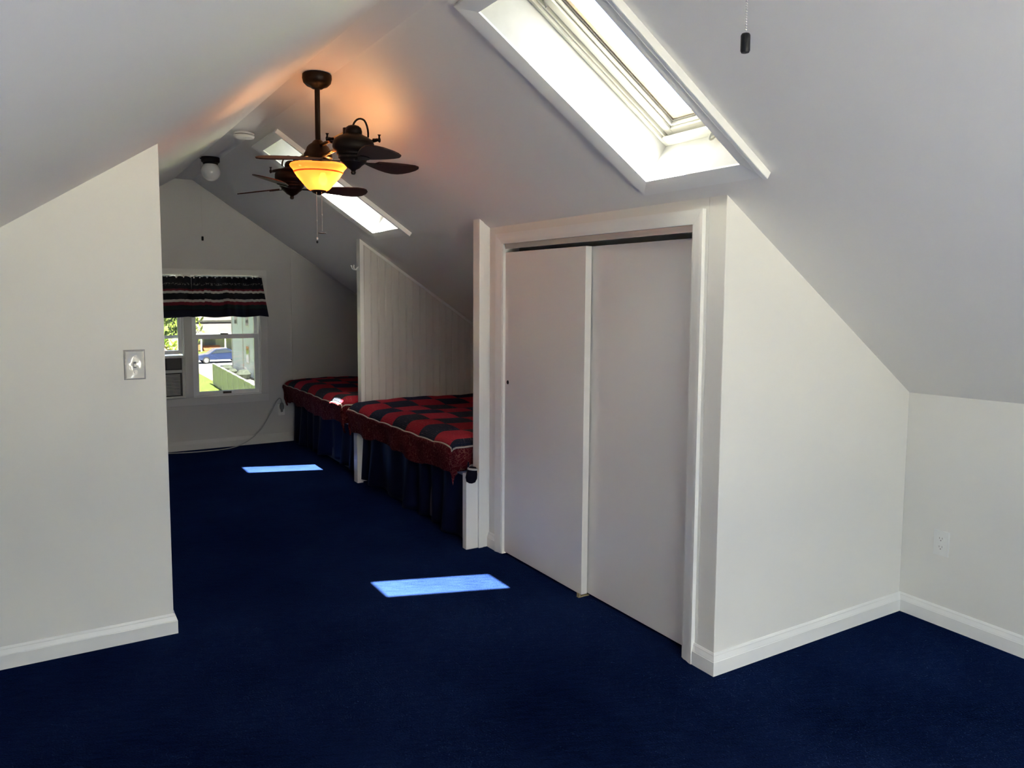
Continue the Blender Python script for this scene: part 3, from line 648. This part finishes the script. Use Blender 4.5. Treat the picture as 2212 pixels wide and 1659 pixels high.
def bed(yn, yf, label, qlabel, seed, sag):
    """bed standing in a nook between y=yn (near) and y=yf (far)"""
    rnd = random.Random(seed)
    XB, XF, ZT = XK-.03, 2.060, .645
    root = empty('bed', (XB-.5, (yn+yf)/2, 0)); tag(root, label, 'bed', 'twin beds in the nooks')
    ox, oy = XB-.5, (yn+yf)/2
    MB().box(XF+.08-ox, XB-ox, yn+.03-oy, yf-.03-oy, .02, .40).build('platform', mat('bed_base', (.1, .1, .11), .7) if 'bed_base' not in MATS else MATS['bed_base'], root, bevel=.004)
    MB().box(XF+.03-ox, XB-ox, yn+.045-oy, yf-.045-oy, .40, ZT-.02).build('mattress', SHEET, root, bevel=.05, segs=4, smooth=True)
    ph = [rnd.random()*6.28 for _ in range(6)]
    def sk(u, v):
        y = yn+.02+(yf-yn-.04)*u; amp = .012+.020*v
        f = math.sin(u*46+ph[0]+2*math.sin(u*9+ph[1]))*amp + math.sin(u*17+ph[2])*amp*.8*v
        zb = .015 + sag*(.05*max(0, math.sin(u*5+ph[3])))
        return (XF+.060-f*.8-.012*v-ox, y-oy, .50+(zb-.50)*v)
    s = MB().grid(sk, 160, 14).build('bed_skirt', SKIRT, root, smooth='all', weld=False)
    md = s.modifiers.new('thickness', 'SOLIDIFY'); md.thickness = .003
    # quilt ---------------------------------------------------------
    q = empty('quilt', (ox, oy, ZT)); tag(q, qlabel, 'quilt', 'patchwork quilts on the beds')
    r = .085
    QY0, QY1 = yn+.03, yf-.03                    # fabric turning lines at both ends
    def roll(t):                                 # t = cloth length past the turning line -> (outwards, down)
        if t <= 0: return 0, 0
        a = min(t/r, math.pi/2*.94); o = r*math.sin(a); dn = r*(1-math.cos(a)); rest = t-r*math.pi/2*.94
        if rest > 0: o -= rest*.16; dn += rest
        return o, dn
    xe, ye0, ye1 = XF+.03, QY0+r, QY1-r
    def S(p, y):                                 # p: cloth coordinate across, 0 at the turning line towards +front
        ox_, dz1 = roll(p); a0, d0 = roll(ye0-y); a1, d1 = roll(y-ye1)
        x = xe-ox_ if p > 0 else xe-p
        yy = max(min(y, ye1), ye0) - a0 + a1
        dz = (dz1**2.5+d0**2.5+d1**2.5)**(1/2.5)
        wv = .010*math.sin(y*5.1+ph[4])+.006*math.sin(y*11+ph[5])+.008*math.sin(p*7+y*3)
        fade = 1-min(1, dz/.1)
        puff = .006*abs(math.sin(math.pi*y/.2214))*abs(math.sin(math.pi*p/.2214))
        if dz1 > .09: x -= .010*math.sin(y*23+ph[0])*min(1, (dz1-.09)/.1)+.008*math.sin(y*9+ph[1])
        return Vector((x-ox, yy-oy, -dz + wv*fade*.7 + puff + (.02*math.exp(-((y-ye0)/.18)**2) if y > ye0-.1 else 0)))
    PB, PE = .115, .275; YP0, YP1, YE0, YE1 = ye0-.10, ye1+.10, ye0-.25, ye1+.25
    PK = -(XB-.02-xe)
    def A(u, v): return S(PK+(PB-PK)*u, YP0+(YP1-YP0)*v)
    uvgrid('patchwork_top', A, lambda u, v: ((PK+(PB-PK)*u-PB)/.2214+40, (YP0+(YP1-YP0)*v)/.2214), 96, 150, QM, q, .014)
    hem = lambda y: PE+.012*math.sin(y*6+ph[2])+.010*math.sin(y*15+ph[3])
    uvgrid('border', lambda u, v: S(PB+(hem(YE0+(YE1-YE0)*v)-PB)*u, YE0+(YE1-YE0)*v), lambda u, v: (u, v), 16, 150, QB, q, .014)
    for ya_, yb_ in ((YE0, YP0), (YP1, YE1)):
        uvgrid('border', lambda u, v: S(PK+(PB-PK)*u, ya_+(yb_-ya_)*v), lambda u, v: (u, v), 96, 14, QB, q, .014)
    path = [S(PK+(PB-PK)*i/50, YP0) for i in range(51)] + [S(PB, YP0+(YP1-YP0)*i/90) for i in range(1, 91)] + [S(PB-(PB-PK)*i/50, YP1) for i in range(1, 51)]
    up_ = Vector((-.002, 0, .002))
    MB().tube([p+up_ for p in path], .0055, 7).build('piping', PIPE, q, smooth='all')
    return root, q, S, ox, oy
bA = bed(YA+TP, YBD, 'nearer twin bed with a navy skirt in the nook beside the closet', 'red and navy patchwork quilt on the nearer bed', 11, .3)
bB = bed(YBD+TP, YE, 'farther twin bed with a drooping navy skirt under the gable end', 'red and navy patchwork quilt on the farther bed by the window', 23, 1.0)
# dark gathered corner of the nearer quilt, with a pale elastic band
qk = bA[1]
kc = Vector((2.078-bA[3], 3.836-bA[4], .488-.645))
MB().lathe([(0, .012), (.020, .010), (.028, -.005), (.034, -.030), (.036, -.055), (.028, -.078), (.012, -.086), (0, -.086)], 16, Matrix.Translation(kc) @ Matrix.Rotation(.15, 4, 'Y') @ Matrix.Scale(.75, 4, (0, 1, 0))).build('corner_pouch', NAVYK, qk, smooth='all')
MB().lathe([(.0285, .002), (.031, .004), (.0325, -.006), (.030, -.008)], 16, Matrix.Translation(kc) @ Matrix.Rotation(.15, 4, 'Y') @ Matrix.Scale(.78, 4, (0, 1, 0))).build('elastic_band', SHEET, qk, smooth='all')

# ------------------------------------------------------------------ ceiling fan with two motor heads
FX, FY = 1.145, 3.668
fan = empty('ceiling_fan', (FX, FY, ZR)); tag(fan, 'dark bronze ceiling fan with two three-bladed heads and amber bowl light', 'ceiling fan')
TR = Matrix.Translation
zz = lambda z: z-ZR
MB().lathe([(0, 0), (.062, 0), (.068, -.006), (.069, -.022), (.064, -.042), (.050, -.056), (.034, -.062), (.026, -.068), (.016, -.070), (0, -.070)], 36).build('canopy', BRONZE, fan, smooth=True)
MB().lathe([(.0125, -.06), (.0125, zz(2.200))], 18).build('downrod', BRONZE, fan, smooth='all')
MB().lathe([(0, .098), (.014, .098), (.022, .092), (.030, .082), (.044, .072), (.052, .062), (.060, .040), (.066, .032), (.068, .012), (.060, .006), (.060, -.006), (.064, -.010), (.064, -.030), (.050, -.036), (0, -.036)], 32, TR((0, 0, zz(2.128)))).build('hub', BRONZE, fan, smooth=True)
# amber glass bowl
def amber():
    m = bpy.data.materials.new('amber_glass'); m.use_nodes = True; nt = m.node_tree; nt.nodes.clear(); L = nt.links.new; N = nt.nodes.new
    o = N('ShaderNodeOutputMaterial'); tc = N('ShaderNodeTexCoord')
    n = N('ShaderNodeTexNoise'); n.inputs['Scale'].default_value = 7; n.inputs['Detail'].default_value = 5; L(tc.outputs['Object'], n.inputs['Vector'])
    r = N('ShaderNodeValToRGB'); e = r.color_ramp.elements; e[0].position = .3; e[0].color = (.30, .105, .030, 1); e[1].position = .7; e[1].color = (.42, .165, .052, 1); L(n.outputs['Fac'], r.inputs[0])
    t = N('ShaderNodeBsdfTranslucent'); g = N('ShaderNodeBsdfGlossy'); g.inputs['Roughness'].default_value = .15; tr = N('ShaderNodeBsdfTransparent')
    em = N('ShaderNodeEmission'); em.inputs[1].default_value = .03
    L(r.outputs[0], t.inputs[0]); L(r.outputs[0], tr.inputs[0]); L(r.outputs[0], em.inputs[0])
    a = N('ShaderNodeMixShader'); a.inputs[0].default_value = .10; L(t.outputs[0], a.inputs[1]); L(tr.outputs[0], a.inputs[2])
    b = N('ShaderNodeMixShader'); b.inputs[0].default_value = .04; L(a.outputs[0], b.inputs[1]); L(g.outputs[0], b.inputs[2])
    ad = N('ShaderNodeAddShader'); L(b.outputs[0], ad.inputs[0]); L(em.outputs[0], ad.inputs[1]); L(ad.outputs[0], o.inputs[0])
    return m
AMB = amber()
bw = MB().lathe([(.120, 2.110), (.130, 2.110), (.134, 2.104), (.131, 2.097), (.121, 2.086), (.114, 2.076), (.110, 2.066), (.099, 2.050), (.080, 2.028), (.062, 2.006), (.050, 1.993), (.040, 1.987), (.020, 1.986)], 48, TR((0, 0, -ZR))).build('light_bowl', AMB, fan, smooth='all')
bw.data.materials[0] = AMB
MB().lathe([(.112, 2.068), (.1135, 2.071), (.1165, 2.074), (.1145, 2.071)], 48, TR((0, 0, -ZR))).build('bowl_ridge', AMB, fan, smooth='all')
MB().lathe([(0, 1.999), (.036, 1.994), (.036, 1.985), (.028, 1.976), (.018, 1.972), (.008, 1.966), (0, 1.966)], 24, TR((0, 0, -ZR))).build('finial', BRONZE, fan, smooth=True)
BULB = mat('bulb_glow', (1, .75, .4), .4, emit=((1, .62, .25), 10))
BPOS = Vector((.012, -.03, zz(2.040)))
MB().lathe([(0, .030), (.010, .028), (.014, .018), (.019, .004), (.021, -.008), (.017, -.022), (.008, -.030), (0, -.031)], 18, TR(BPOS)).build('bulb', BULB, fan, smooth='all')
for lx, ly, le in ((.072, -.030, .72), (-.060, .050, .50)):
    ld = bpy.data.lights.new('fan_lamp', 'POINT'); ld.energy = le; ld.color = (1, .40, .12); ld.shadow_soft_size = .02
    lo = bpy.data.objects.new('fan_lamp', ld); C.objects.link(lo); lo.location = (FX+lx, FY+ly, 2.078)
# blades
def blade_mesh():
    out = []; Lb = .275
    for t, w in ((0, .032), (.04, .044), (.10, .060), (.16, .072), (.21, .076), (.245, .068), (.265, .050), (.278, .020)): out.append((t, w))
    pts = [(t, w) for t, w in out] + [(t, -w*.92) for t, w in reversed(out)]
    return MB().prism([(t, w, -.003) for t, w in pts], (0, 0, .006))
BLM = None
MOTOR = [(0, .098), (.012, .098), (.022, .095), (.032, .087), (.036, .074), (.036, .062), (.044, .057), (.062, .050), (.080, .038), (.087, .024), (.088, .004), (.083, -.008), (.072, -.014), (.070, -.018), (.070, -.026), (.066, -.029), (.064, -.031), (.064, -.040), (.059, -.044), (.056, -.047), (.054, -.056), (.046, -.062), (.038, -.068), (.026, -.080), (.012, -.087), (.009, -.092), (.011, -.098), (.008, -.106), (0, -.108)]
rv = Vector((math.cos(YAW), -math.sin(YAW), 0)); dv = Vector((math.sin(YAW), math.cos(YAW), 0))
def head(pos, angles, sgn, tilt):
    global BLM
    p = Vector(pos)-Vector((FX, FY, ZR))
    M = TR(p) @ Matrix.Rotation(tilt[0], 4, 'X') @ Matrix.Rotation(tilt[1], 4, 'Y')
    mo = MB().lathe(MOTOR, 36, M).build('motor', BRONZE, fan, smooth=True)
    # wire loop over the dome
    c = p+Vector((0, 0, .078))
    loop = [c+rv*(.030-.042*math.cos(a)*.8)+Vector((0, 0, .048*math.sin(a)+ (0 if a < 2.2 else -.02*(a-2.2)))) for a in [i*math.pi*1.05/14 for i in range(15)]]
    if sgn < 0: loop = [c-rv*(.016-.034*math.cos(a))+Vector((0, 0, .044*math.sin(a))) for a in [i*math.pi*1.05/14 for i in range(15)]]
    MB().tube(loop, .0042, 8).build('wire_loop', BRONZE, mo, smooth='all')
    # yoke: half ring on the hub side with two thumb knobs
    hd = Vector((0, -p.y, 0)).normalized(); side = Vector((1, 0, 0))
    sd = (rv*.8+side*.2).normalized()
    ring = [p+Vector((0, 0, .040))+sd*(.099*math.cos(a))+hd*(.099*math.sin(a)) for a in [i*math.pi/16 for i in range(17)]]
    yk = MB().tube(ring, .0075, 8).build('yoke', BRONZE, fan, smooth='all')
    for e in (ring[0], ring[-1]):
        oo = (e-p); oo.z = 0; oo.normalize()
        MB().tube([e-oo*.018, e+oo*.004, e+oo*.012, e+oo*.016], [.006, .006, .012, .006], 10).build('thumb_knob', BRONZE, yk, smooth='all')
        MB().tube([e+oo*.010+Vector((0, 0, -.008)), e+oo*.010+Vector((0, 0, .016)), e+oo*.010+Vector((0, 0, .022))], [.005, .004, .008], 8).build('thumb_knob', BRONZE, yk, smooth='all')
    mid = ring[8]
    for dz0 in (.0, .052):
        a = Vector((0, math.copysign(.05, p.y), zz(2.142)+dz0)); b = Vector((mid.x, mid.y-math.copysign(.0, p.y), zz(2.142)+dz0))
        MB().tube([a, b], .0085, 12).build('arm_tube', BRASS if dz0 >= 0 else BRONZE, fan, smooth='all')
    MB().tube([Vector((mid.x, mid.y, zz(2.125))), Vector((mid.x, mid.y, zz(2.215)))], .011, 12).build('arm_post', BRONZE, fan, smooth='all')
    # blade brackets and blades
    for az in angles:
        a = math.radians(az)
        dirv = rv*math.cos(a)+dv*math.sin(a); tv = Vector((0, 0, 1)).cross(dirv)
        pt = math.radians(-12)
        yv = tv*math.cos(pt)+Vector((0, 0, 1))*math.sin(pt); zv = dirv.cross(yv)
        R3 = Matrix(((dirv.x, yv.x, zv.x), (dirv.y, yv.y, zv.y), (dirv.z, yv.z, zv.z)))
        base = M @ Vector((0, 0, -.046))
        Mb = TR(base) @ (Matrix.Rotation(tilt[0], 3, 'X') @ Matrix.Rotation(tilt[1], 3, 'Y') @ R3).to_4x4()
        br = MB()
        pr = [(.055, .010), (.085, .009), (.105, .016), (.130, .024), (.160, .022), (.176, .010)]
        pts = pr+[(t, -w) for t, w in reversed(pr)]
        br.prism([(t, w, -.007) for t, w in pts], (0, 0, .004))
        bo = br.build('blade_bracket', BRONZE, fan, bevel=.001); bo.matrix_local = Mb
        if BLM is None:
            b0 = blade_mesh().build('blade', BLADE, fan, bevel=.0015); BLM = b0.data
        else:
            b0 = bpy.data.objects.new('blade', BLM); C.objects.link(b0); b0.parent = fan
        b0.matrix_local = Mb @ TR((.135, 0, 0))
head((1.149, 3.190, 2.110), (180, 300, 60), 1, (.05, 0))
head((1.165, 4.205, 2.108), (26, 146, 266), -1, (0, .0))
# pull chains
for (dx, dy), z1, kind in (((-.020, -.03), 1.755, 0), ((.0, -.045), 1.782, 1)):
    chs = MB(); z = 1.974
    while z > z1+.01:
        chs.lathe([(0, .0016), (.0014, .0008), (.0016, 0), (.0014, -.0008), (0, -.0016)], 6, TR((dx, dy, zz(z)))); z -= .0036
    co = chs.build('pull_chain', CHROME, fan, smooth='all', weld=False); co['kind'] = 'stuff'
    MB().lathe([(0, .006), (.0022, .005), (.0026, 0), (.0022, -.005), (0, -.006)], 10, TR((dx, dy, zz(z1+.085)))).build('connector', CHROME, co, smooth='all')
    if kind == 0:
        MB().lathe([(0, .008), (.0045, .006), (.006, 0), (.0045, -.006), (0, -.008)], 14, TR((dx, dy, zz(z1)))).build('ball_pull', CHROME, co, smooth='all')
        MB().lathe([(0, .006), (.004, .005), (.0055, 0), (.004, -.006), (0, -.007)], 12, TR((dx, dy, zz(z1-.014)))).build('pull_tip', BLACK, co, smooth='all')
    else:
        MB().lathe([(0, .003), (.018, .002), (.020, 0), (.018, -.002), (0, -.003)], 24, TR((dx, dy, zz(z1))) @ Matrix.Rotation(.12, 4, 'X')).build('disc_pull', BRONZE, co, smooth=True)

# ------------------------------------------------------------------ smoke alarm, globe lamps
sa = empty('smoke_alarm', (1.150, 5.25, ZR)); tag(sa, 'round white smoke alarm on the ridge strip beyond the fan', 'smoke alarm')
MB().lathe([(0, 0), (.060, 0), (.064, -.004), (.064, -.012), (.058, -.014)], 36).build('base', PLASTIC, sa, smooth=True)
MB().lathe([(.056, -.013), (.056, -.018)], 36).build('vent_gap', BLACK, sa, smooth=True)
MB().lathe([(.060, -.017), (.065, -.019), (.066, -.026), (.060, -.034), (.040, -.038), (0, -.039)], 36).build('cover', PLASTIC, sa, smooth=True)
GLOBE = mat('opal_glass', (.72, .72, .70), .08, coat=.5)
def globe_lamp(y, label, pull_z):
    root = empty('globe_lamp', (XRM, y, ZR)); tag(root, label, 'ceiling lamp', 'globe lamps on the ridge')
    MB().lathe([(0, 0), (.066, 0), (.068, -.004), (.068, -.032), (.064, -.038), (.056, -.040), (.054, -.052), (0, -.052)], 32).build('base', BLACK, root, smooth=True)
    MB().lathe([(.045, -.052)]+[(.072*math.sin(a), -.108-.072*math.cos(a)) for a in [math.pi-.72-i*(math.pi-.72)/16 for i in range(17)]], 32).build('globe', GLOBE, root, smooth='all')
    MB().tube([(-.066, -.012, -.016), (-.078, -.016, -.016)], .0045, 8).build('chain_arm', BLACK, root)
    chs = MB(); z = -.02
    while z > pull_z-ZR+.02:
        chs.lathe([(0, .0018), (.0017, .0009), (.002, 0), (.0017, -.0009), (0, -.0018)], 6, TR((-.076, -.016, z))); z -= .0044
    co = chs.build('pull_chain', CHROME, root, smooth='all', weld=False); co['kind'] = 'stuff'
    MB().lathe([(0, .017), (.0065, .016), (.0082, .013), (.0082, -.013), (.0068, -.016), (0, -.017)], 16, TR((-.076, -.016, pull_z-ZR))).build('pull_knob', BLACK, co, smooth=True)
globe_lamp(6.345, 'white globe lamp with black base on the ridge near the end wall', 1.909)
globe_lamp(.977, 'globe lamp on the near ridge, only its black pull in view', 1.936)

# ------------------------------------------------------------------ outdoors
GZ = -5.3
LAWN = mat('lawn', (.105, .145, .022), .9, noise=(.35, .45)); CONC = mat('concrete', (.27, .25, .205), .9, noise=(.6, .1))
ASPH = mat('asphalt', (.30, .30, .30), .9, noise=(.5, .12)); SIDING = mat('siding_pale_blue', (.66, .72, .80), .7)
HWHITE = mat('house_white', (.6, .59, .56), .7); SHINGLE = mat('shingles', (.13, .115, .11), .9, noise=(3, .35)); DGLASS = mat('house_glass', (.05, .06, .07), .1)
FENCE = mat('fence_grey', (.55, .54, .53), .7, noise=(2, .1)); FCAP = mat('fence_cap', (.62, .61, .58), .7); STEP = mat('step_orange', (.40, .16, .07), .8)
BARK = mat('bark', (.05, .035, .022), .9); LEAF = mat('spring_leaf', (.20, .26, .030), .7, noise=(1.5, .4))
CARB = mat('car_paint', (.030, .045, .11), .2, coat=1); TYRE = mat('tyre', (.015, .015, .015), .8); RIM = mat('wheel_rim', (.5, .5, .5), .3, metal=.8)
def ground(name, x0, x1, y0, y1, z, m_, label):
    o = MB().box(x0, x1, y0, y1, z-.4, z).build(name, m_); return struct(o, label, 'ground')
ground('ground_yard', -120, 120, -140, 73.2, GZ, CONC, 'bright open ground far below around the house')
ground('ground_lawn', -20, 10.7, 30, 73.0, GZ+.03, LAWN, 'sunlit green lawn outside the window')
ground('ground_street', -120, 120, 73.2, 86, GZ+.01, ASPH, 'pale street beyond the lawn')
ground('ground_verge', -120, 120, 86, 160, GZ+.02, LAWN, 'green yard strip across the street')
# fence along the lawn: each board panel is a part
fe = empty('garden_fence', (10.3, 58.6, GZ)); tag(fe, 'grey board fence running beside the lawn outside the window', 'fence')
n = 9
for i in range(n):
    y0 = -i*2.0; x0 = -i*.062
    MB().box(-.03, .03, -1.86, -.02, .05, 1.50).build('board_panel', FENCE, fe).location = (x0, y0, 0)
    MB().box(-.06, .06, -.10, .10, 0, 1.62).build('fence_post', FCAP, fe).location = (x0, y0, 0)
    MB().box(-.07, .07, -2.0, 0, 1.50, 1.60).build('top_rail', FCAP, fe).location = (x0, y0, 0)
# neighbour building
nb = empty('neighbor_building', (13.9, 55, GZ)); tag(nb, 'pale blue sided building at the right of the window view', 'building')
MB().box(0, 9, -20, 15, 0, 7.6).build('wall', SIDING, nb)
sd_ = MB()
for i in range(38): sd_.prism([(-.0, -20, i*.2), (-.03, -20, i*.2+.0), (0, -20, i*.2+.19)], (0, 35, 0))
tag(sd_.build('siding_boards', SIDING, nb), kind='stuff')
for y0, z0 in ((8.2, 1.0), (8.2, 4.0), (2.0, 1.0), (12.5, 4.0)):
    w_ = MB().box(-.06, .02, y0, y0+1.1, z0, z0+1.5).build('window', HWHITE, nb); MB().box(-.075, -.05, y0+.1, y0+1.0, z0+.1, z0+1.4).build('pane', DGLASS, w_)
for y0 in (14.6, 10.4): MB().box(-.10, -.02, y0, y0+.10, 0, 7.5).build('downspout', HWHITE, nb)
for y0, s_ in ((12.9, .5), (10.6, .4), (6.5, .6)): MB().lathe([(0, 0), (s_*.8, .1), (s_, s_*.7), (s_*.6, s_*1.2), (0, s_*1.3)], 10, TR((-.9, y0, 0))).build('shrub', mat('shrub_dull', (.07, .08, .06), .9, noise=(5, .5)) if 'shrub_dull' not in MATS else MATS['shrub_dull'], nb)
# house across the street
hs = empty('house', (14, 92, GZ)); tag(hs, 'white house with porch roof and orange steps across the street', 'house')
MB().box(-9, 7.5, 2.5, 12, 0, 3.6).build('wall', HWHITE, hs)
MB().prism([(-9.4, .2, 2.15), (-9.4, 3.4, 3.7), (-9.4, 3.4, 3.5), (-9.4, .2, 1.95)], (16.0, 0, 0)).build('porch_roof', SHINGLE, hs)
MB().box(-9.4, 6.6, .1, .25, 1.85, 2.12).build('gutter', HWHITE, hs)
MB().prism([(-9.6, 1.9, 3.5), (-9.6, 7.2, 7.2), (-9.6, 12.6, 3.5)], (17.4, 0, 0)).build('roof', SHINGLE, hs)
for x0 in (-6.5, -3.2, 5.0):
    w_ = MB().box(x0, x0+1.3, 2.42, 2.52, .9, 1.9).build('window', HWHITE, hs); MB().box(x0+.12, x0+1.18, 2.38, 2.44, 1.0, 1.8).build('pane', DGLASS, w_)
dr = MB().box(1.7, 2.9, 2.40, 2.52, .5, 1.9).build('front_door', mat('door_grey', (.20, .21, .26), .5), hs)
for i in range(3): MB().box(1.3, 3.2, .4+i*.5, .95+i*.5, 0, .2+i*.2).build('step', STEP, hs)
for x0 in (-.9, .9, 3.5, 5.6): MB().box(x0, x0+.16, .3, .46, 0, 2.0).build('porch_post', HWHITE, hs)
MB().box(-8, .9, .35, .45, .15, .8).build('porch_skirting', STEP, hs)
# parked car
car = empty('parked_car', (14.2, 77.2, GZ+.01)); tag(car, 'dark blue parked car on the street outside the window', 'car')
prof = [(-2.25, .35), (-2.28, .62), (-2.1, .80), (-1.15, .93), (-.55, 1.36), (.55, 1.42), (1.25, 1.02), (2.05, .92), (2.25, .70), (2.22, .35)]
MB().prism([(x, -.85, z) for x, z in prof], (0, 1.7, 0)).build('body', CARB, car, bevel=.06)
MB().prism([(x, -.87, z) for x, z in [(-.98, .96), (-.48, 1.30), (.48, 1.35), (1.02, 1.02)]], (0, .03, 0)).build('side_window', DGLASS, car)
MB().prism([(x, .84, z) for x, z in [(-.98, .96), (-.48, 1.30), (.48, 1.35), (1.02, 1.02)]], (0, .03, 0)).build('side_window', DGLASS, car)
for x in (-1.4, 1.4):
    for y in (-.80, .80):
        wt = MB().lathe([(.0, -.1), (.25, -.1), (.33, -.06), (.33, .06), (.25, .1), (0, .1)], 20, TR((x, y, .33)) @ Matrix.Rotation(math.pi/2, 4, 'X')).build('wheel', TYRE, car, smooth=True)
        MB().lathe([(0, -.115), (.05, -.12), (.20, -.105), (.22, -.1), (.22, .1), (0, .115)], 16, TR((x, y, .33)) @ Matrix.Rotation(math.pi/2, 4, 'X')).build('rim', RIM, wt, smooth=True)
# trees
def tree(x, y, z0, h, r, label, seed, n=2600, leafs=.22):
    rnd = random.Random(seed); root = empty('tree', (x, y, z0)); tag(root, label, 'tree')
    mb = MB(); mb.tube([(0, 0, 0), (.1, .05, h*.35), (0, .1, h*.75)], [.28, .2, .08], 9)
    tips = []
    for i in range(14):
        a = rnd.random()*6.28; z = h*rnd.uniform(.35, .7); e = Vector((r*.75*math.cos(a), r*.75*math.sin(a), z+h*rnd.uniform(.08, .25)))
        mb.tube([(.05, .07, z), (e*.5+Vector((0, 0, z*.5))), e], [.09, .06, .02], 6); tips.append(e)
    mb.build('trunk', BARK, root)
    lv = MB()
    for i in range(n):
        t = rnd.choice(tips); d = Vector((rnd.gauss(0, 1), rnd.gauss(0, 1), rnd.gauss(0, .8)))*r*.26; c = t+d
        a = Vector((rnd.gauss(0, 1), rnd.gauss(0, 1), rnd.gauss(0, 1))).normalized(); b = a.orthogonal().normalized(); s = leafs*rnd.uniform(.6, 1.3)
        lv.add([c-a*s, c+b*s*.5, c+a*s, c-b*s*.5], [(0, 1, 2, 3)])
    tag(lv.build('foliage', LEAF, root, weld=False), kind='stuff')
    return root
tree(7.75, 62, GZ, 6.2, 1.7, 'yellow-green tree outside the left half of the window', 4)
tree(8.6, 4.6, GZ, 13.5, 3.2, 'leafy tree overhead outside the near skylight', 9, 3000, .2)
